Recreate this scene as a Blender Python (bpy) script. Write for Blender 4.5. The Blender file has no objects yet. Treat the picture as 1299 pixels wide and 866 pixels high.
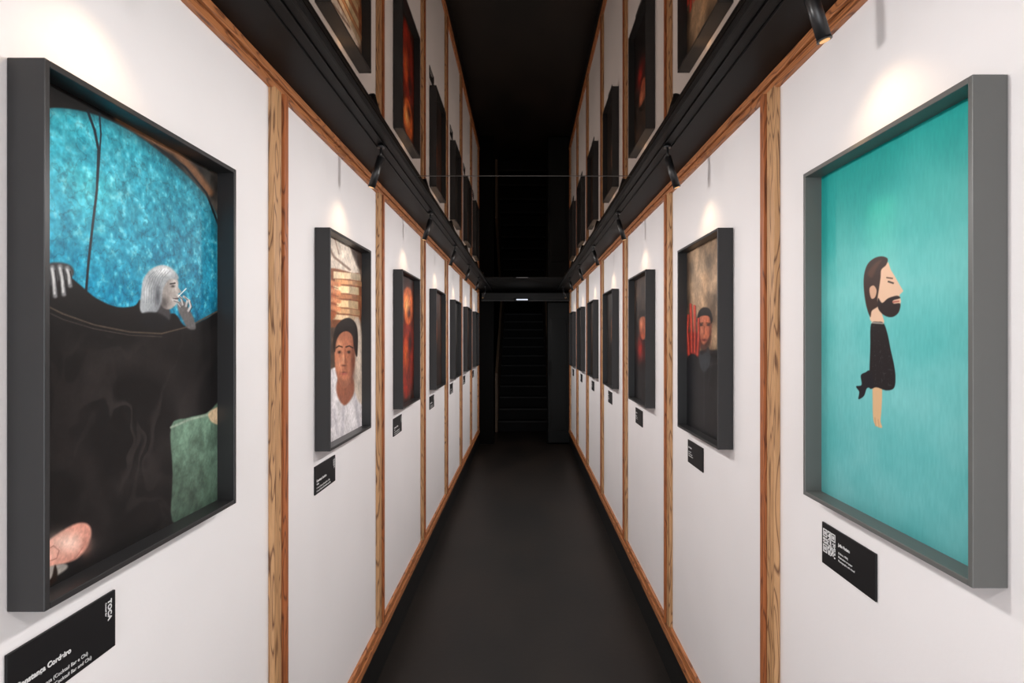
import bpy, bmesh, math, random
import numpy as np
from mathutils import Vector, Matrix
random.seed(3); rng=np.random.RandomState(5)
F=750.0; VX,VY=665.0,430.0; W=0.655; CZ=1.5
HC=1.07*W           # mirror ceiling above eye
Y0,Y1=-1.2,8.45
D=bpy.data; C=bpy.context
def srgb(c):
    c=np.asarray(c,dtype=float)/255.0
    return np.where(c<=0.04045,c/12.92,((np.maximum(c,0)+0.055)/1.055)**2.4)
def L4(c): 
    v=srgb(c); return (float(v[0]),float(v[1]),float(v[2]),1)
def mat(name,col,rough=0.5,metal=0.0,spec=0.5,noise=None,bump=None,emit=None):
    m=D.materials.new(name); m.use_nodes=True; nt=m.node_tree; b=nt.nodes['Principled BSDF']
    b.inputs['Base Color'].default_value=L4(col); b.inputs['Roughness'].default_value=rough
    b.inputs['Metallic'].default_value=metal; b.inputs['Specular IOR Level'].default_value=spec
    tc=nt.nodes.new('ShaderNodeTexCoord')
    if noise:
        sc,c2,det=noise
        mp=nt.nodes.new('ShaderNodeMapping'); mp.inputs['Scale'].default_value=sc
        nz=nt.nodes.new('ShaderNodeTexNoise'); nz.inputs['Scale'].default_value=1; nz.inputs['Detail'].default_value=det
        cr=nt.nodes.new('ShaderNodeValToRGB'); cr.color_ramp.elements[0].color=L4(col); cr.color_ramp.elements[1].color=L4(c2)
        cr.color_ramp.elements[0].position=.35; cr.color_ramp.elements[1].position=.65
        nt.links.new(tc.outputs['Object'],mp.inputs[0]); nt.links.new(mp.outputs[0],nz.inputs['Vector'])
        nt.links.new(nz.outputs['Fac'],cr.inputs[0]); nt.links.new(cr.outputs[0],b.inputs['Base Color'])
    if bump:
        n2=nt.nodes.new('ShaderNodeTexNoise'); n2.inputs['Scale'].default_value=bump[0]; n2.inputs['Detail'].default_value=4
        bp=nt.nodes.new('ShaderNodeBump'); bp.inputs['Strength'].default_value=bump[1]; bp.inputs['Distance'].default_value=.002
        nt.links.new(tc.outputs['Object'],n2.inputs['Vector']); nt.links.new(n2.outputs['Fac'],bp.inputs['Height']); nt.links.new(bp.outputs[0],b.inputs['Normal'])
    if emit:
        b.inputs['Emission Color'].default_value=L4(emit[0]); b.inputs['Emission Strength'].default_value=emit[1]
    return m
def wood(name,axis,light,dark):
    m=D.materials.new(name); m.use_nodes=True; nt=m.node_tree; b=nt.nodes['Principled BSDF']; b.inputs['Roughness'].default_value=.5
    tc=nt.nodes.new('ShaderNodeTexCoord'); mp=nt.nodes.new('ShaderNodeMapping')
    s=[1,1,1]; s[axis]=.09; mp.inputs['Scale'].default_value=s
    nt.links.new(tc.outputs['Object'],mp.inputs[0])
    nz=nt.nodes.new('ShaderNodeTexNoise'); nz.inputs['Scale'].default_value=22; nz.inputs['Detail'].default_value=2; nz.inputs['Distortion'].default_value=.4
    nt.links.new(mp.outputs[0],nz.inputs['Vector'])
    mu=nt.nodes.new('ShaderNodeMath'); mu.operation='MULTIPLY'; mu.inputs[1].default_value=13
    fr=nt.nodes.new('ShaderNodeMath'); fr.operation='PINGPONG'; fr.inputs[1].default_value=.5
    nt.links.new(nz.outputs['Fac'],mu.inputs[0]); nt.links.new(mu.outputs[0],fr.inputs[0])
    cr=nt.nodes.new('ShaderNodeValToRGB'); e=cr.color_ramp.elements
    e[0].color=L4(dark); e[0].position=.0; e[1].color=L4(light); e[1].position=.2
    nt.links.new(fr.outputs[0],cr.inputs[0])
    n2=nt.nodes.new('ShaderNodeTexNoise'); n2.inputs['Scale'].default_value=160; nt.links.new(mp.outputs[0],n2.inputs['Vector'])
    mx=nt.nodes.new('ShaderNodeMix'); mx.data_type='RGBA'; mx.blend_type='MULTIPLY'; mx.inputs[0].default_value=.4
    nt.links.new(cr.outputs[0],mx.inputs[6]); nt.links.new(n2.outputs['Fac'],mx.inputs[7])
    nt.links.new(mx.outputs[2],b.inputs['Base Color'])
    bp=nt.nodes.new('ShaderNodeBump'); bp.inputs['Strength'].default_value=.2; bp.inputs['Distance'].default_value=.001
    nt.links.new(n2.outputs['Fac'],bp.inputs['Height']); nt.links.new(bp.outputs[0],b.inputs['Normal'])
    return m
M_wall=mat('white_paint',(229,226,226),.55,spec=.3,noise=((1.2,1.2,1.2),(235,232,232),3),bump=(90,.12))
M_floor=mat('dark_floor',(13,10,8),.42,spec=.28,noise=((2.2,1.1,2),(27,21,17),8),bump=(30,.2))
M_black=mat('black_metal',(6,6,6),.5,spec=.15)
M_skirt=mat('black_skirting',(9,9,9),.5,spec=.3)
M_frame=mat('charcoal_frame',(36,36,37),.36,spec=.45)
M_frame_lit=mat('charcoal_frame_lit',(88,89,87),.4,spec=.5)  # charcoal frame again, with the light falling on it put into the colour
M_back=mat('backing',(15,15,15),.7)
M_dark=mat('dark_wall',(4,4,4),.8,spec=.1)
M_mirror=D.materials.new('smoked_mirror'); M_mirror.use_nodes=True
_n=M_mirror.node_tree; _n.nodes.remove(_n.nodes['Principled BSDF']); _g=_n.nodes.new('ShaderNodeBsdfGlossy'); _g.inputs['Roughness'].default_value=.015; _g.inputs['Color'].default_value=L4((158,147,138))
_n.links.new(_g.outputs[0],_n.nodes['Material Output'].inputs[0])
M_wv=wood('oak_vertical',2,(208,160,112),(112,72,42))
M_wv2=wood('oak_vertical_red',2,(182,106,58),(108,56,28))
M_wh=wood('oak_horizontal',1,(192,122,72),(112,60,30))
M_label=mat('label_black',(16,16,18),.5,spec=.3)
M_text=mat('label_print',(215,215,215),.6)
M_lens=mat('lamp_lens',(120,100,80),.3,emit=((255,190,110),.8))

def add_obj(name,me,parent=None,m=None):
    o=D.objects.new(name,me); C.collection.objects.link(o)
    if m is not None:
        for x in (m if isinstance(m,(list,tuple)) else [m]): me.materials.append(x)
    if parent: o.parent=parent
    return o
def empty(name):
    e=D.objects.new(name,None); e.empty_display_size=.1; C.collection.objects.link(e); return e
def boxes(name,bl,m,parent=None,bevel=0):
    """bl: list of (x0,x1,y0,y1,z0,z1[,mi])"""
    bm=bmesh.new()
    for b in bl:
        x0,x1,y0,y1,z0,z1=b[:6]; mi=b[6] if len(b)>6 else 0
        r=bmesh.ops.create_cube(bm,size=1)
        for v in r['verts']:
            v.co=Vector(((x0+x1)/2+v.co.x*(x1-x0),(y0+y1)/2+v.co.y*(y1-y0),(z0+z1)/2+v.co.z*(z1-z0)))
        fs=set(f for v in r['verts'] for f in v.link_faces)
        for f in fs: f.material_index=mi
    me=D.meshes.new(name); bm.to_mesh(me); bm.free()
    o=add_obj(name,me,parent,m)
    if bevel:
        md=o.modifiers.new('bevel','BEVEL'); md.width=bevel; md.segments=2; md.limit_method='ANGLE'
    return o
def sx(s,a,b):  # interval on side s measured from centreline
    return (s*a,s*b) if s>0 else (-b,-a)

# ------------------------------------------------ shell
YE=13.0
boxes('floor',[(-1.2,1.2,Y0,YE,-.1,0)],M_floor)
boxes('ceiling',[(-W,W,Y0,6.75,CZ+HC,CZ+HC+.05,0),(-W,W,6.75,8.5,CZ+HC,CZ+HC+.05,1)],[M_mirror,M_dark])  # far stretch black, added so the mirror doesn't double the door header
boxes('trim_ceiling_seam',[(-.7*W,.7*W,2.5385,2.5415,CZ+HC-.0012,CZ+HC)],mat('seam',(70,68,66),.4))
strips=[.46,1.55,2.645,3.77,4.89,6.02,7.15,8.28]
k=0
for s,nm in ((-1,'left'),(1,'right')):
    a,b=sx(s,W,W+.12)
    boxes('wall_'+nm,[(a,b,Y0,Y1,0,CZ+HC)],M_wall)
    # skirting
    a,b=sx(s,W-.012,W); a2,b2=sx(s,W-.016,W)
    boxes('baseboard_'+nm,[(a,b,Y0,Y1,0,CZ-2.035*W),(a2,b2,Y0,Y1,CZ-2.05*W,CZ-2.035*W)],M_skirt,bevel=.002)
    a,b=sx(s,W-.020,W); a2,b2=sx(s,W-.014,W)
    k+=1; boxes('trim_%d'%k,[(a,b,Y0,Y1,CZ-2.034*W,CZ-1.985*W),(a2,b2,Y0,Y1,CZ-1.98*W,CZ-1.94*W)],M_wh,bevel=.002)
    k+=1; boxes('trim_%d'%k,[(a,b,Y0,Y1,CZ+1.018*W,CZ+1.05*W),(a2,b2,Y0,Y1,CZ+.984*W,CZ+1.014*W)],M_wh,bevel=.002)
    for y in strips:
        a,b=sx(s,W-.016,W); a2,b2=sx(s,W-.023,W); a3,b3=sx(s,W-.006,W)
        k+=1; boxes('trim_%d'%k,[(a,b,y-.038,y+.008,CZ-1.945*W,CZ+.99*W,0),(a2,b2,y+.012,y+.036,CZ-1.945*W,CZ+.99*W,1),(a3,b3,y+.006,y+.014,CZ-1.945*W,CZ+.99*W,1)],[M_wv,M_wv2],bevel=.0015)
    # black lighting channel under the mirror ceiling
    zb=CZ+1.05*W; zt=CZ+HC-.0005
    bl=[sx(s,.70*W,W)+(Y0,Y1,zb,zt),
        sx(s,.70*W,.715*W)+(Y0,Y1,zb-.008,zb),
        sx(s,.75*W,.757*W)+(Y0,Y1,zb-.004,zb),
        sx(s,.80*W,.807*W)+(Y0,Y1,zb-.004,zb)]
    boxes('light_track_channel',bl,M_black,bevel=.0015)

# ------------------------------------------------ far end : door portal, header, stairs
boxes('wall_end',[(-W-.12,-.44,Y1,Y1+.12,0,CZ+.66),(.33,W+.12,Y1+.03,Y1+.12,0,CZ+.66),(-W-.12,W+.12,Y1,Y1+.12,CZ+.66,CZ+HC+.05),
    (-1.2,-W,Y1+.0,Y1+.12,0,3),(W,1.2,Y1+.0,Y1+.12,0,3)],M_dark)
M_door=mat('door_grey',(11,13,13),.5,spec=.2)
dr=empty('door_1')
boxes('leaf',[(.34,.645,Y1-.012,Y1+.028,.02,CZ+.52)],M_door,dr,bevel=.004)
boxes('panel',[(.38,.60,Y1-.018,Y1-.010,.2,CZ+.3)],M_door,dr,bevel=.003)
boxes('handle',[(.355,.37,Y1-.05,Y1-.035,.95,1.2),(.355,.37,Y1-.04,Y1-.01,.96,.975),(.355,.37,Y1-.04,Y1-.01,1.175,1.19)],M_black,dr,bevel=.003)
hd=empty('door_header')
boxes('casing',[(-.60,.65,Y1-.16,Y1-.002,CZ+.545,CZ+.655)],mat('header_grey',(20,21,21),.5,spec=.3),hd,bevel=.012)
boxes('lower_lip',[(-.60,.65,Y1-.17,Y1-.15,CZ+.53,CZ+.55)],mat('header_lip',(42,42,42),.4,spec=.3),hd,bevel=.004)
ex=empty('exit_light')
boxes('housing',[(-.15,.07,Y1-.20,Y1-.171,CZ+.535,CZ+.575)],M_black,ex,bevel=.004)
boxes('diffuser',[(-.11,.05,Y1-.204,Y1-.199,CZ+.542,CZ+.560)],mat('exit_diffuser',(180,185,190),.4,emit=((225,235,255),.6)),ex)
# staircase beyond
st=empty('staircase')
bl=[];n=12
for i in range(n):
    y=9.6+i*.27
    bl.append((-.43,.40,y,y+.30,0.0 if i<1 else i*.17-.02,(i+1)*.17))
boxes('treads',bl,mat('stair_dark',(9,8,8),.7,spec=.2),st,bevel=.006)
boxes('nosings',[(-.43,.40,9.6+i*.27-.012,9.6+i*.27+.02,(i+1)*.17-.022,(i+1)*.17+.003) for i in range(n)],mat('stair_nosing',(22,20,18),.5,spec=.3),st,bevel=.003)
def prism(name,pts,x0,x1,m,parent):
    bm=bmesh.new(); A=[bm.verts.new((x0,p[0],p[1])) for p in pts]; B=[bm.verts.new((x1,p[0],p[1])) for p in pts]
    bm.faces.new(A); bm.faces.new(B[::-1])
    for i in range(len(pts)): bm.faces.new((A[i],B[i],B[(i+1)%len(pts)],A[(i+1)%len(pts)]))
    bmesh.ops.recalc_face_normals(bm,faces=bm.faces)
    me=D.meshes.new(name); bm.to_mesh(me); bm.free(); return add_obj(name,me,parent,m)
sp=[(9.55,0),(9.55,.95),(12.9,3.05),(12.9,2.2),(9.7,0)]
M_str=mat('stringer_wood',(100,78,58),.5)
prism('stringer_left',sp,-.47,-.43,M_str,st); prism('stringer_right',sp,.40,.44,M_str,st)
boxes('wall_stair_left',[(-1.3,-1.2,Y1,YE,0,4)],M_dark); boxes('wall_stair_right',[(1.2,1.3,Y1,YE,0,4)],M_dark)
boxes('wall_stair_back',[(-1.3,1.3,YE,YE+.1,0,4)],M_dark); boxes('ceiling_stair',[(-1.3,1.3,Y1,YE,4,4.1)],M_dark)
boxes('wall_entrance_left',[(-1.2,-W-.12,Y0,Y0+.1,0,CZ+HC)],M_dark); boxes('wall_entrance_right',[(W+.12,1.2,Y0,Y0+.1,0,CZ+HC)],M_dark)

# ------------------------------------------------ painter
def vnoise(u,v,seed,oct=4):
    r=np.random.RandomState(seed); out=0; amp=1; tot=0
    for o in range(oct):
        g=r.rand(64,64); uu=u*2**o; vv=v*2**o
        i=np.floor(uu).astype(int); j=np.floor(vv).astype(int); fu=uu-i; fv=vv-j
        fu=fu*fu*(3-2*fu); fv=fv*fv*(3-2*fv)
        a=g[i%64,j%64];b=g[(i+1)%64,j%64];c=g[i%64,(j+1)%64];d=g[(i+1)%64,(j+1)%64]
        out=out+amp*((a*(1-fu)+b*fu)*(1-fv)+(c*(1-fu)+d*fu)*fv); tot+=amp; amp*=.5
    return out/tot
def smooth_poly(p,n=5):
    p=np.array(p,float); m=len(p); o=[]
    for i in range(m):
        p0,p1,p2,p3=p[i-1],p[i],p[(i+1)%m],p[(i+2)%m]
        for t in np.linspace(0,1,n,endpoint=False):
            o.append(.5*((2*p1)+(-p0+p2)*t+(2*p0-5*p1+4*p2-p3)*t*t+(-p0+3*p1-3*p2+p3)*t**3))
    return np.array(o)
class Paint:
    def __init__(s,side,xp,y0,y1,z0,z1,nu,nv):
        s.side=side;s.xp=xp
        ys=np.linspace(y0,y1,nu); zs=np.linspace(z0,z1,nv)
        s.Y,s.Z=np.meshgrid(ys,zs); s.nu,s.nv=nu,nv
        s.u=(s.Y-y0)/(y1-y0); s.v=(s.Z-z0)/(z1-z0)
        s.X=VX+side*F*xp/s.Y; s.Yp=VY-F*s.Z/s.Y
        s.col=np.zeros(s.Y.shape+(3,))
    def blend(s,a,c):
        c=np.asarray(c,float); s.col=s.col*(1-a[...,None])+c*a[...,None]
    def sd(s,p):
        dmin=np.full(s.X.shape,1e9); ins=np.zeros(s.X.shape,bool); m=len(p)
        for i in range(m):
            ax,ay=p[i];bx,by=p[(i+1)%m]; dx,dy=bx-ax,by-ay
            t=np.clip(((s.X-ax)*dx+(s.Yp-ay)*dy)/(dx*dx+dy*dy+1e-9),0,1)
            dmin=np.minimum(dmin,(s.X-ax-t*dx)**2+(s.Yp-ay-t*dy)**2)
            if abs(dy)>1e-9:
                c=((ay>s.Yp)!=(by>s.Yp))&(s.X<dx*(s.Yp-ay)/dy+ax); ins^=c
        d=np.sqrt(dmin); return np.where(ins,-d,d)
    def poly(s,p,c,soft=1.2,smooth=True,op=1.0):
        p=smooth_poly(p) if smooth else np.array(p,float)
        a=np.clip(.5-s.sd(p)/soft,0,1)*op; s.blend(a,c)
    def glow(s,cx,cy,rx,ry,c,op=1.0):   # gaussian tone
        r=((s.X-cx)/rx)**2+((s.Yp-cy)/ry)**2
        s.blend(np.exp(-r)*op,c)
    def line(s,p,w,c,op=1.0,soft=1.0):
        dmin=np.full(s.X.shape,1e9)
        for i in range(len(p)-1):
            ax,ay=p[i];bx,by=p[i+1];dx,dy=bx-ax,by-ay
            t=np.clip(((s.X-ax)*dx+(s.Yp-ay)*dy)/(dx*dx+dy*dy+1e-9),0,1)
            dmin=np.minimum(dmin,np.sqrt((s.X-ax-t*dx)**2+(s.Yp-ay-t*dy)**2))
        s.blend(np.clip((w/2-dmin)/soft+.5,0,1)*op,c)
    def grain(s,amt,seed,f=60):
        n=vnoise(s.u*f,s.v*f*1.4,seed,3)-.5; m=vnoise(s.u*f*.2,s.v*f*.28,seed+1,3)-.5
        s.col=s.col*(1+amt*(n+m)[...,None]*2)
    def mesh(s,name,parent):
        nu,nv=s.nu,s.nv
        co=np.stack([np.full(s.Y.shape,s.side*s.xp),s.Y,s.Z+CZ],-1).reshape(-1,3)
        i=np.arange(nu-1);j=np.arange(nv-1);I,J=np.meshgrid(i,j)
        b=(J*nu+I).ravel()
        q=np.stack([b,b+1,b+nu+1,b+nu],1)
        if s.side>0: q=q[:,::-1]
        me=D.meshes.new(name); me.from_pydata(co.tolist(),[],q.tolist()); me.update()
        at=me.color_attributes.new('art','FLOAT_COLOR','POINT')
        l=srgb(np.clip(s.col,0,255)).reshape(-1,3); rgba=np.concatenate([l,np.ones((len(l),1))],1)
        at.data.foreach_set('color',rgba.ravel().astype(np.float32))
        return add_obj(name,me,parent,M_art)
M_art=D.materials.new('printed_art'); M_art.use_nodes=True
_nt=M_art.node_tree; _b=_nt.nodes['Principled BSDF']; _b.inputs['Roughness'].default_value=.35; _b.inputs['Specular IOR Level'].default_value=.2
_a=_nt.nodes.new('ShaderNodeAttribute'); _a.attribute_name='art'; _nt.links.new(_a.outputs['Color'],_b.inputs['Base Color'])

def art_left1(p):
    n=vnoise(p.u*14,p.v*20,1,5); n2=vnoise(p.u*50,p.v*70,2,3); n3=vnoise(p.u*4,p.v*5,3,3); n4=vnoise(p.u*24,p.v*34,4,4)
    p.col[:]=(13,11,10)
    p.blend(np.clip((p.X-150)/60,0,1)*np.clip((n-.3)*2,0,1),(70,64,58))
    p.line([(150,150),(196,178),(222,192),(246,216),(266,244)],9,(112,78,54),soft=5)
    teal=np.zeros(p.col.shape); g=np.clip((p.Yp-140)/270,0,1)[...,None]; h=np.clip((p.X-53)/220,0,1)[...,None]
    teal[:]=np.array((58,178,194))*(1-g)+np.array((18,142,182))*g
    teal=teal*(1-.16*h)
    teal+= ((n-.5)*46+(n2-.5)*96+(n3-.5)*34)[...,None]*np.array((.9,.85,.8))
    crk=np.clip(1-abs(n4-.5)*26,0,1)[...,None]; teal=teal*(1-.20*crk)
    sp=np.clip((n2-.66)*8,0,1)[...,None]; teal=teal*(1-.3*sp)+np.array((150,222,228))*.3*sp
    c=smooth_poly([(20,150),(60,137),(110,142),(160,163),(205,194),(245,230),(270,262),(282,300),(284,350),(276,395),(250,412),(200,424),(130,420),(60,395),(20,380)])
    d=p.sd(c); a=np.clip(.5-d/2.5,0,1)[...,None]; teal=teal*(1-.35*np.clip(1+d/14,0,1)[...,None]); p.col=p.col*(1-a)+teal*a
    p.line([(196,184),(235,212),(262,245),(277,285)],2.5,(20,22,24))
    p.line([(111,140),(120,165),(125,190),(123,240),(117,290),(112,335),(109,372)],3.2,(14,26,36))
    p.line([(126,143),(128,170),(126,200),(124,230)],2.2,(14,30,42))
    # black clothed mass
    p.poly([(30,345),(56,352),(80,346),(100,360),(122,378),(148,389),(170,388),(178,380),(184,392),(205,400),(222,398),(236,414),(262,404),(290,392),(300,470),(300,640),(160,720),(30,800)],(17,15,15),soft=2)
    body=p.sd(np.array([(30,410),(130,425),(216,420),(290,410),(300,640),(160,720),(30,800)],float))
    ins=np.clip(.5-body/10,0,1)
    wv=vnoise(p.u*3,p.v*4,9,4); wv2=vnoise(p.u*2.2+wv*2.5,p.v*3+wv*2,10,3)
    sw=np.sin(wv2*34+p.u*6)
    msk=np.exp(-((p.X-160)/70)**2-((p.Yp-540)/110)**2)
    p.blend(ins*np.clip((sw-.35)*1.8,0,1)*(.06+.22*msk),(104,94,90))
    p.blend(ins*np.clip((vnoise(p.u*5,p.v*6,21,3)-.5)*3,0,1)*.4,(40,35,35))
    for q,w_,cc in (([(120,470),(170,455),(215,470),(232,520)],26,(42,38,37)),([(60,560),(110,590),(130,660)],30,(38,33,32)),([(150,620),(190,590),(212,560)],22,(44,39,38)),([(90,440),(140,450),(200,444)],16,(36,33,32))): p.line(q,w_,cc,op=.5,soft=18)
    p.line([(40,378),(80,398),(120,412),(165,421),(205,423),(240,414),(277,394)],1.8,(76,66,56))
    p.line([(40,386),(80,405),(120,417),(165,425),(205,427)],1.2,(80,72,66),op=.7)
    # gripping hand
    p.poly([(46,342),(62,334),(78,333),(90,337),(94,346),(87,354),(74,356),(60,366),(46,372)],(56,56,58),soft=3)
    for (x0,y0,x1,y1) in ((57,342,60,370),(66,339,70,375),(76,338,81,373),(85,340,89,362)):
        p.line([(x0,y0),((x0+x1)/2+1,(y0+y1)/2-4),(x1,y1)],6.0,(122,124,126),soft=3); p.line([(x0,y0+2),((x0+x1)/2,(y0+y1)/2-3),(x1-1,y1-3)],2.6,(214,216,216),soft=2.5,op=.9); p.line([(x0+4,y0+4),(x1+4,y1)],1.6,(28,28,30))
    # head, turned to the right, pale bobbed hair
    p.poly([(190,384),(212,388),(216,404),(204,412),(186,408)],(58,56,58),soft=3)
    p.poly([(204,352),(212,348),(222,350),(226,358),(226,364),(230,370),(226,373),(226,379),(223,386),(216,392),(207,390),(202,378)],(158,151,146),soft=1.8)
    p.glow(222,360,5,9,(220,214,208),.75); p.glow(208,384,6,9,(66,62,62),.75); p.glow(224,384,4,5,(192,184,178),.6)
    p.poly([(178,394),(179,372),(182,354),(191,342),(204,336),(216,339),(225,348),(226,354),(216,354),(210,360),(206,370),(205,382),(200,394),(190,400)],(158,164,168),soft=2.5)
    p.glow(206,344,12,6,(246,248,248),.85); p.glow(186,370,5,14,(214,218,220),.5); p.glow(200,376,4,14,(60,62,68),.8)
    for i in range(7): p.line([(196+i*3.2,341+abs(i-3)),(188+i*3.2,352),(183+i*3.1,366),(183+i*2.9,384)],1.0,(98,104,110),.4)
    p.line([(216,360),(222,359)],1.8,(34,30,30),.9); p.glow(219.5,363,2.4,1.6,(30,26,26),.85); p.line([(220,379),(226,378.5)],1.7,(52,36,36),.9)
    p.poly([(180,398),(196,396),(210,402),(216,412),(200,418),(180,410)],(18,18,20),soft=3)
    p.poly([(226,384),(234,382),(240,392),(246,404),(248,417),(238,416),(231,404),(226,394)],(100,97,97),soft=2.5)
    for q in ([(229,388),(225,382),(219,380)],[(232,386),(230,378),(225,374)],[(236,388),(238,380),(233,376)],[(239,394),(242,388),(240,381)]): p.line(q,2.8,(186,182,180),soft=1.5); p.line([(x+1.6,y+1.6) for x,y in q],.9,(40,38,38),.8)
    p.line([(226,376),(236,366)],1.2,(244,244,240))
    # green cloth
    gt=vnoise(p.u*30,p.v*40,31,4); gt2=vnoise(p.u*8,p.v*10,33,4)
    a=np.clip(.5-p.sd(smooth_poly([(217,540),(238,530),(262,524),(285,515),(285,640),(240,655),(218,660),(219,600)],4))/2,0,1)[...,None]
    gc=np.array((86,110,94))*(.4+.6*gt[...,None]+.6*gt2[...,None])*(1.15-.4*np.clip((p.Yp-530)/110,0,1)[...,None]); p.col=p.col*(1-a)+gc*a
    p.line([(217,542),(240,532),(264,526)],2.5,(150,165,148),soft=2)
    p.poly([(264,526),(270,519),(285,515),(285,538),(270,536)],(206,180,146),soft=2)
    # skin lower left
    p.poly([(30,712),(52,694),(66,682),(84,670),(100,663),(112,665),(116,676),(110,694),(98,708),(80,715),(60,720),(30,728)],(212,148,130),soft=3)
    p.glow(86,688,24,13,(248,212,196),.9); p.glow(60,706,16,9,(238,188,172),.7); p.glow(108,690,7,14,(176,108,92),.5)
    p.line([(50,703),(68,692),(75,698),(72,708),(50,716)],1.0,(140,80,70),.7); p.line([(88,712),(97,706),(105,694)],1.0,(160,90,80),.5)
    p.poly([(30,735),(52,722),(80,715),(84,722),(52,742),(30,756)],(156,150,144),soft=3)
    p.poly([(30,756),(52,740),(64,735),(70,716),(72,735),(52,750),(30,764)],(36,22,16),soft=2)
    p.grain(.12,300,120)
def art_right1(p):
    t=np.clip(1-p.v,0,1)[...,None]
    top=np.array((24,152,146.));mid=np.array((98,188,186.));bot=np.array((102,174,176.))
    c=np.where(t<.38,top+(mid-top)*(t/.38)**1.3,mid+(bot-mid)*((t-.38)/.62))
    n=vnoise(p.u*3,p.v*6,40,4); n2=vnoise(p.u*120,p.v*40,41,2)
    c=c+((n-.5)*52)[...,None]*np.array((1,.5,.5))+((n2-.5)*12)[...,None]
    p.col=c
    p.blend(np.clip(1-abs(p.v-.66)/.10,0,1)*np.clip((n-.4)*2,0,1)*.45,(132,208,202))
    p.blend(np.clip((p.u-.84)/.16,0,1)*.25,(40,130,124))
    p.blend(np.clip((.1-p.v)/.1,0,1)*.25,(60,130,130))
    skin=(222,186,158); blk=(26,22,24)
    p.poly([(1108,474),(1118,476),(1119,500),(1118,522),(1117,534),(1119,542),(1113,541),(1108,533),(1107,510)],(208,170,128),soft=1.2)
    p.line([(1110,530),(1111,540)],1.5,(190,150,110)); p.line([(1114,532),(1115,541)],1.2,(190,150,110))
    p.poly([(1104,376),(1117,382),(1119,398),(1121,410),(1106,408),(1103,398)],skin,soft=1.2)
    p.poly([(1108,336),(1120,329),(1127,333),(1130,342),(1135,350),(1140,359),(1146,369),(1141,374),(1143,382),(1140,396),(1128,399),(1114,388),(1106,376)],skin,soft=1.2,smooth=False)
    p.poly([(1096,350),(1100,336),(1108,328),(1118,325),(1126,328),(1124,336),(1118,342),(1117,352),(1115,366),(1113,380),(1114,388),(1106,394),(1104,402),(1099,388),(1096,368)],(52,34,28),soft=1.3)
    p.poly([(1101,346),(1110,334),(1118,330),(1112,340),(1106,352)],(92,58,42),soft=3,op=.6)
    p.poly([(1103,366),(1108,362),(1112,368),(1110,377),(1105,378)],(206,164,136),soft=1)
    p.poly([(1114,378),(1119,384),(1127,378),(1138,375),(1142,378),(1133,381),(1134,385),(1142,385),(1140,396),(1132,402),(1122,400),(1114,391)],(34,24,24),soft=1.2)
    p.line([(1133,383),(1140,382)],2.0,(170,96,84)); p.line([(1127,357),(1133,359)],2.0,(40,30,28)); p.line([(1125,352),(1132,353)],1.5,(60,40,32))
    p.poly([(1105,411),(1114,408),(1121,410),(1126,424),(1130,444),(1134,462),(1136,478),(1134,492),(1124,495),(1112,491),(1103,492),(1103,470),(1104,440)],blk,soft=1.2)
    p.line([(1106,409),(1120,410)],2.2,(226,220,206),.6)
    p.poly([(1103,470),(1108,480),(1108,492),(1100,492),(1096,502),(1089,506),(1090,497),(1086,490),(1093,488),(1092,476),(1098,472)],(24,22,28),soft=1)
    nn=vnoise(p.u*150,p.v*200,44,1); b=np.clip(.5-p.sd(np.array([(1106,412),(1121,412),(1133,470),(1132,490),(1106,488)],float))/2,0,1)
    p.blend(b*np.clip((nn-.75)*5,0,1)*.35,(120,120,125))
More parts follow.
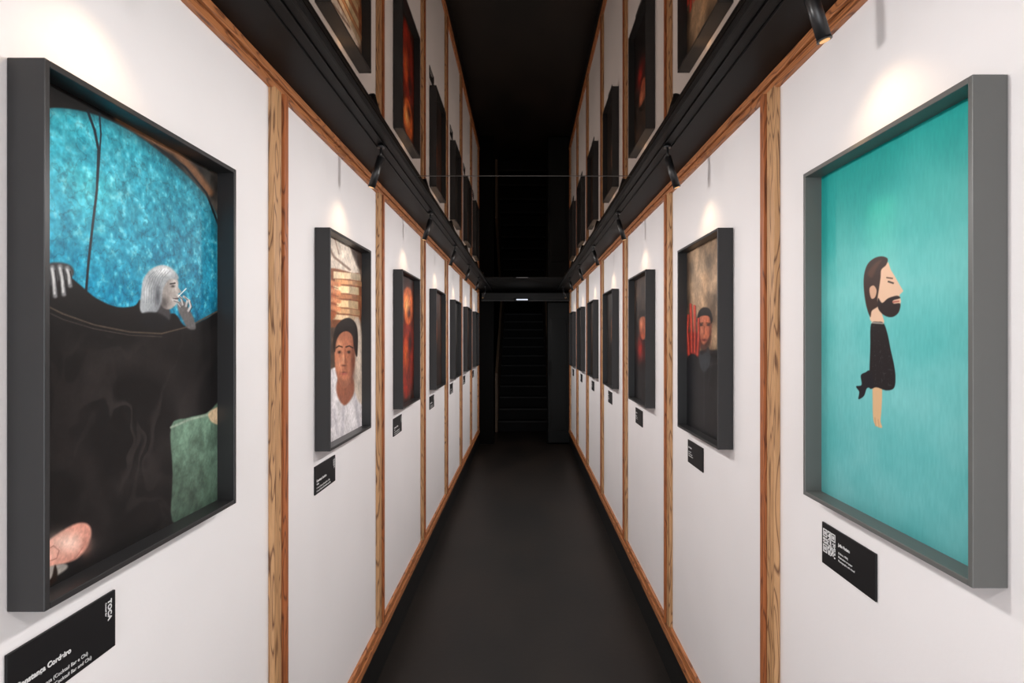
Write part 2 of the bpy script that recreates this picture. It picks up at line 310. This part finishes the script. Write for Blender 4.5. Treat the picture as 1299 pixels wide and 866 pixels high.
def art_left2(p):
    n=vnoise(p.u*8,p.v*12,50,4)
    p.col[:]=np.array((92,74,62)); p.col*= (.4+1.2*n[...,None])
    a=np.clip(.5-p.sd(smooth_poly([(405,270),(436,296),(448,322),(453,350),(405,352)]))/4,0,1)[...,None]
    mb=np.array((220,206,190))*(.78+.5*n[...,None]); p.col=p.col*(1-a)+mb*a
    p.line([(410,300),(424,326),(444,342)],2.5,(120,92,76),.8,soft=2); p.line([(424,300),(430,322)],1.5,(140,110,92),.7)
    p.poly([(445,304),(475,310),(475,340),(458,342),(449,325)],(66,50,42),soft=4)
    p.poly([(459,352),(475,352),(475,490),(466,470),(461,420)],(50,38,32),soft=4)
    # stack of books held above the head, hand beside it
    p.poly([(404,346),(420,340),(446,346),(457,352),(458,404),(446,414),(404,408)],(132,78,48),soft=2)
    for y,c,k,h in ((347,(238,214,178),1,8),(357,(214,160,112),3,5),(364,(244,218,172),-1,9),(375,(186,124,82),2,5),(382,(242,206,156),-2,9),(393,(218,172,124),0,6),(401,(236,204,164),-1,6)):
        p.poly([(422+k,y-3),(443+k,y-1),(456+k,y+1),(456+k,y+1+h),(443+k,y-1+h),(422+k,y-2+h)],c,soft=1.5,smooth=False)
        p.poly([(444+k,y-1),(456+k,y+1),(456+k,y+1+h),(444+k,y-1+h)],tuple(x*.76 for x in c),soft=1.5,smooth=False)
    p.poly([(404,352),(416,348),(423,362),(427,384),(424,404),(404,406)],(176,98,60),soft=2.5)
    for y in (358,368,379,389): p.line([(408,y-3),(419,y),(430,y+3)],5.5,(216,142,98),soft=2.5); p.line([(410,y+3),(420,y+5),(429,y+8)],1.0,(128,66,40),.7)
    # shirt
    p.poly([(412,480),(424,466),(450,466),(470,500),(475,575),(404,590),(404,500)],(220,216,218),soft=2)
    p.poly([(448,412),(456,406),(460,440),(461,474),(466,512),(453,506),(447,474)],(206,190,174),soft=3)
    for q in ([(436,512),(434,556)],[(424,520),(428,550)],[(450,500),(456,545)],[(418,500),(420,540)]): p.line(q,3,(164,160,168),.6,soft=3)
    # neck and head
    p.poly([(430,478),(446,476),(449,498),(437,514),(427,498)],(146,86,62),soft=2.5)
    p.poly([(425,438),(428,422),(436,415),(446,418),(450,434),(450,460),(446,480),(437,493),(430,484),(425,464)],(180,112,82),soft=1.8)
    p.poly([(423,440),(424,420),(431,408),(442,403),(451,410),(454,426),(453,452),(449,442),(447,426),(440,420),(432,423),(427,432),(425,446)],(24,15,12),soft=1.6)
    p.glow(430,438,4,8,(230,168,128),.75); p.glow(431,462,3.5,8,(222,154,118),.75); p.glow(448,458,3,26,(84,44,32),.75)
    p.line([(426.5,441),(430,438.5),(434,440)],1.6,(34,18,14),.85); p.line([(439,440),(443,438.5),(447.5,441)],1.6,(30,16,12),.85)
    p.glow(430.5,446.5,2.2,1.8,(30,18,16),.9); p.glow(442.5,446.5,2.2,1.8,(28,16,14),.9)
    p.line([(437.5,444),(438.5,460)],1.4,(128,72,50),.7,soft=2); p.glow(435.5,456,1.4,8,(234,176,138),.6); p.glow(436,463.5,3,1.3,(92,46,34),.8)
    p.poly([(426,470),(430,478),(437,482),(445,478),(448,468),(446,482),(438,494),(430,486)],(84,52,40),soft=4,op=.3)
    p.glow(436.5,474,4.2,1.7,(160,78,68),.9); p.glow(436.5,472,4,.8,(80,42,34),.6)
    p.grain(.14,310,60)
def art_right2(p):
    n=vnoise(p.u*7,p.v*10,60,5)
    p.col[:]=np.array((158,130,102)); p.col*=(.35+1.1*n[...,None])
    p.glow(890,350,18,30,(196,170,138),.4)
    t=np.clip((p.Yp-425)/100,0,1); p.blend(t*.85,(16,13,12))
    e=np.clip((abs(p.u-.5)-.3)/.2,0,1); p.blend(e*.65,(20,15,12))
    p.poly([(864,474),(874,456),(886,446),(902,444),(916,456),(922,560),(864,560)],(15,15,17),soft=3)
    p.line([(893,470),(893,540)],1.5,(50,50,54),.6); p.line([(882,456),(889,490)],2.5,(40,41,44),.7,soft=2); p.line([(904,454),(898,490)],2.5,(34,35,38),.7,soft=2)
    p.poly([(886,440),(890,450),(899,440),(901,460),(893,472),(887,460)],(46,50,54),soft=2)
    p.poly([(886,406),(889,396),(899,396),(902,408),(901,426),(895,442),(889,440),(886,424)],(176,98,70),soft=2)
    p.glow(890,412,3,14,(216,132,100),.6); p.glow(901,420,2.2,18,(80,38,28),.7)
    p.poly([(884,408),(886,396),(892,390),(900,392),(904,404),(902,410),(899,401),(889,401)],(22,16,14),soft=1.5)
    p.glow(889.5,412,2.2,1.5,(20,16,18),.9); p.glow(898.5,412,2.2,1.5,(20,16,18),.9); p.line([(886.5,410),(892,409.5)],1.0,(30,18,14),.8); p.line([(896,409.5),(901,410)],1.0,(30,18,14),.8)
    p.line([(893.5,414),(893,423)],1.3,(120,60,44),.8); p.glow(893.5,431,3.4,1.6,(84,26,26),.9)
    p.poly([(886,426),(890,434),(894,436),(901,426),(900,438),(894,447),(888,440)],(44,26,22),soft=3,op=.75)
    p.poly([(871,424),(887,424),(887,446),(881,460),(873,452)],(130,34,26),soft=2.5)
    for q in ([(874,450),(872,420),(873,400)],[(877.5,446),(877,415),(876,386)],[(881,446),(881.5,420),(881,388)],[(884.5,450),(886,430),(886,404)]):
        p.line(q,2.8,(160,44,32),soft=1.6); p.line(q,1.0,(220,100,76),.7,soft=1.5); p.line([(x+1.7,y) for x,y in q],.8,(60,12,10),.8)
    p.poly([(872,454),(885,454),(889,500),(874,494)],(18,18,21),soft=2)
    p.grain(.16,320,60)
def art_left3(p):
    n=vnoise(p.u*8,p.v*9,70,4); p.col[:]=np.array((38,19,13)); p.col*=(.3+1.2*n[...,None])
    p.glow(517,430,7,60,(150,44,18),.9)
    p.poly([(512,372),(518,364),(523,374),(523,400),(518,412),(513,402)],(196,92,38),soft=3)
    p.glow(516,386,3,10,(244,182,110),.9); p.glow(519,398,2,6,(60,20,12),.8)
    p.poly([(511,420),(517,412),(524,422),(525,460),(521,496),(511,500)],(130,34,18),soft=4)
    p.glow(515,450,3,20,(232,110,48),.8); p.glow(520,436,2,12,(30,10,8),.8)
    p.grain(.3,330,30)
def art_right3(p):
    n=vnoise(p.u*8,p.v*9,71,4); p.col[:]=np.array((36,29,25)); p.col*=(.4+1.1*n[...,None])
    p.blend(np.clip((p.v-.55)*3,0,1)*.5*n,(130,92,66))
    p.poly([(804,452),(811,434),(823,432),(834,450),(834,522),(804,522)],(18,15,16),soft=3)
    p.poly([(811,405),(815,397),(820,402),(821,420),(816,431),(812,424)],(160,88,62),soft=2); p.glow(814,410,2,7,(214,138,104),.7)
    p.poly([(810,404),(814,393),(821,398),(822,406),(816,401)],(18,12,10),soft=1.5)
    p.glow(812,442,4,16,(168,38,28),.9); p.glow(819,450,3,9,(120,30,24),.7)
    p.grain(.25,340,30)
def art_gen(seed,tone,acc):
    def f(p):
        n=vnoise(p.u*6,p.v*8,seed,4); p.col[:]=np.array(tone); p.col*=(.4+1.1*n[...,None])
        def g(cu,cv,ru,rv,c,op=1):
            p.blend(np.exp(-((p.u-cu)/ru)**4-((p.v-cv)/rv)**4)*op,c)
        g(.5,.15,.36,.32,np.array(tone)*.45); g(.5,.64,.17,.15,(20,14,12)); g(.47,.6,.12,.12,acc); g(.56,.6,.05,.1,np.array(acc)*.5,.8)
        p.grain(.25,seed+200,25)
    return f
def add_frame(s,yc,zt,zb,w,draw,nu,name,fm):
    e=empty(name); t=.009; dp=.049; y0,y1=yc-w/2,yc+w/2
    fx=lambda a,b: sx(s,a,b)
    A=(W-dp,W-.001)
    bl=[fx(*A)+(y0,y0+t,CZ+zb,CZ+zt), fx(*A)+(y1-t,y1,CZ+zb,CZ+zt), fx(*A)+(y0+t,y1-t,CZ+zt-t,CZ+zt), fx(*A)+(y0+t,y1-t,CZ+zb,CZ+zb+t)]
    boxes('frame_rails',bl,fm,e,bevel=.0012)
    boxes('backing',[fx(W-.0125,W-.001)+(y0+t,y1-t,CZ+zb+t,CZ+zt-t)],M_back,e)
    p=Paint(s,W-.0135,y0+t,y1-t,zb+t,zt-t,nu,int(nu*1.4)); draw(p); p.mesh('print',e)
    return e
ycs=[.996,2.095,3.20,4.33,5.455,6.585,7.715]
gl=[art_left1,art_left2,art_left3,art_gen(81,(60,36,26),(160,84,46)),art_gen(82,(38,36,34),(140,94,70)),art_gen(83,(60,38,24),(160,96,62)),art_gen(84,(38,32,30),(140,94,70))]
gr=[art_right1,art_right2,art_right3,art_gen(91,(44,36,32),(168,110,78)),art_gen(92,(54,38,28),(140,94,70)),art_gen(93,(44,38,36),(160,96,62)),art_gen(94,(38,32,30),(140,94,70))]
for i,y in enumerate(ycs):
    nu=[440,260,120,60,50,40,40][i]
    add_frame(-1,y,.356 if i==0 else .349,-.345 if i==0 else -.351,.498,gl[i],nu,'framed_photograph',M_frame)
    add_frame(1,(1.042 if i==0 else y),.358 if i==0 else .349,-.337 if i==0 else -.346,.486 if i==0 else .490,gr[i],nu,'framed_illustration' if i==0 else 'framed_photograph',M_frame_lit if i==0 else M_frame)

# ------------------------------------------------ labels
def text(body,size,s,y,z,parent,name,bold=0,vert=False):
    cu=D.curves.new(name,'FONT'); cu.body=body; cu.size=size; cu.extrude=.0002; cu.offset=bold; cu.space_character=1.05
    o=D.objects.new(name,cu); C.collection.objects.link(o); cu.materials.append(M_text)
    if s<0: R=Matrix(((0,0,1),(1,0,0),(0,1,0)))
    else:   R=Matrix(((0,0,-1),(-1,0,0),(0,1,0)))
    R=R.to_4x4()
    if vert: R=R@Matrix.Rotation(-math.pi/2,4,'Z')
    o.matrix_world=Matrix.Translation((s*(W-.0048),y,CZ+z))@R
    o.parent=parent
def label(s,yn,qr,lines,full=True):
    e=empty('wall_label'); zt,zb=-.398,-.487
    y0,y1=yn,yn+.197
    boxes('plate',[sx(s,W-.0045,W-.0005)+(y0,y1,CZ+zb,CZ+zt)],M_label,e,bevel=.0008)
    L=y0 if s<0 else y1; d=1 if s<0 else -1
    if qr:
        q=.05; n=21; c=q/n; bl=[]; r=random.Random(7)
        for i in range(n):
            for j in range(n):
                def fin(a,b):
                    m=max(abs(a-3),abs(b-3)); return m
                on=None
                for (a,b) in ((i,j),(n-1-i,j),(i,n-1-j)):
                    if a<8 and b<8:
                        m=fin(a,b); on=(m==3 or m<=1)
                if on is None: on=r.random()<.5
                if on:
                    ya=L+d*(.006+i*c); yb=ya+d*c
                    bl.append(sx(s,W-.0051,W-.0044)+(min(ya,yb),max(ya,yb),CZ+zt-.012-(j+1)*c,CZ+zt-.012-j*c))
        boxes('qr_code',bl,M_text,e)
        off=.068
    else: off=.012
    if s<0:
        text(lines[0],.0105,s,L+off,zb+.038,e,'title',.0004)
        text(lines[1],.0075,s,L+off,zb+.028,e,'line_1',.0002); text(lines[2],.0075,s,L+off,zb+.017,e,'line_2'); text(lines[3],.0075,s,L+off,zb+.007,e,'line_3')
        text('TOCA',.011,s,L+.180,zt-.010,e,'logo',.0005,vert=True)
        text('Cocktail Bar',.004,s,L+.174,zt-.012,e,'logo_sub',.0001,vert=True)
    else:
        text(lines[0],.0085,s,L-off,zt-.030,e,'title',.0003)
        text(lines[1],.006,s,L-off,zt-.046,e,'line_1'); text(lines[2],.006,s,L-off,zt-.054,e,'line_2'); text(lines[3],.006,s,L-off,zt-.062,e,'line_3')
LT=['Constança Cordeiro','TOCA','A Toca da Raposa (Cocktail Bar e Chi)','A Toca da Raposa (Cocktail Bar and Chi)']
RT=['João Batista','(Lisboa, 1984)','Illustration on paper','Photography and mixed']
for i,y in enumerate(ycs):
    label(-1,(.744 if i==0 else y-.255),False,LT)
    label(1,(1.095 if i==0 else y+.06),i==0,RT)

# ------------------------------------------------ spotlights
def cyl(bm,p0,p1,r0,r1,n=24,mi=0):
    p0=Vector(p0);p1=Vector(p1); d=p1-p0
    rot=d.to_track_quat('Z','Y').to_matrix().to_4x4()
    r=bmesh.ops.create_cone(bm,cap_ends=True,segments=n,radius1=r0,radius2=r1,depth=d.length,matrix=Matrix.Translation((p0+p1)/2)@rot)
    for f in set(f for v in r['verts'] for f in v.link_faces): f.material_index=mi; f.smooth=len(f.verts)==4
M_lamp=mat('lamp_black',(22,22,23),.35,spec=.5)
def beam(name,e,loc,dirv,energy,col,ang,soft):
    li=D.lights.new(name,'SPOT'); li.energy=energy; li.color=col; li.spot_size=math.radians(ang); li.spot_blend=1; li.shadow_soft_size=soft
    o=D.objects.new(name,li); C.collection.objects.link(o); o.location=loc
    o.rotation_euler=Vector(dirv).to_track_quat('-Z','Y').to_euler(); o.parent=e
def lamp(s,y):
    e=empty('track_spotlight'); bm=bmesh.new()
    zt=CZ+1.05*W
    top=Vector((s*.775*W,y,CZ+.985*W)); bot=Vector((s*.825*W,y,CZ+.825*W)); d=(bot-top).normalized()
    cyl(bm,(s*.775*W,y,zt-.0002),(s*.775*W,y,zt-.012),.013,.013)
    cyl(bm,(s*.775*W,y,zt-.01),top+d*.01,.004,.004,12)
    cyl(bm,top,bot,.0125,.0125,32)
    cyl(bm,top-d*.004,top,.010,.0125,32)
    cyl(bm,bot,bot+d*.003,.0135,.0135,32)
    cyl(bm,bot+d*.0025,bot+d*.0042,.009,.009,24,1)
    me=D.meshes.new('lamp_body'); bm.to_mesh(me); bm.free(); add_obj('lamp_body',me,e,[M_lamp,M_lens])
    src=bot+d*.012
    beam('accent_beam',e,src,(s*.3,0,-1),1.5,(1,.68,.40),118,.02)
    # narrow warm beam aimed at the top edge of the frame
    tgt=Vector((s*(W-.034),y,CZ+.352)); beam('frame_beam',e,src,tgt-src,6.5,(1,.60,.26),26,.008)
    beam('cross_fill',e,bot+d*.045+Vector((-s*.035,0,0)),(-s*1.05,0,-.75),27,(1,.962,.945),150,.055)  # wide fill added inside each lamp to brighten the opposite wall
for i,y in enumerate(ycs):
    lamp(-1,.88 if i==0 else y); lamp(1,1.065 if i==0 else y)
lamp(-1,-.2); lamp(1,-.1)

# area fill added behind the viewer, standing in for unseen entrance daylight
li=D.lights.new('entrance_fill','AREA'); li.shape='RECTANGLE'; li.size=1.2; li.size_y=2.0; li.energy=32; li.color=(.97,.98,1)
o=D.objects.new('entrance_fill',li); C.collection.objects.link(o); o.location=(0,Y0-.3,1.2); o.rotation_euler=(math.radians(90),0,0)
w=D.worlds.new('world'); C.scene.world=w; w.use_nodes=True; w.node_tree.nodes['Background'].inputs[0].default_value=(.8,.88,1,1); w.node_tree.nodes['Background'].inputs[1].default_value=.5
C.scene.view_settings.view_transform='Standard'
cam=D.cameras.new('camera'); cam.sensor_width=36; cam.lens=36*F/1299; cam.shift_x=-(VX-649.5)/1299; cam.shift_y=-(433-VY)/1299; cam.clip_start=.02
o=D.objects.new('camera',cam); C.collection.objects.link(o); o.location=(0,0,CZ); o.rotation_euler=(math.radians(90),0,0); C.scene.camera=o
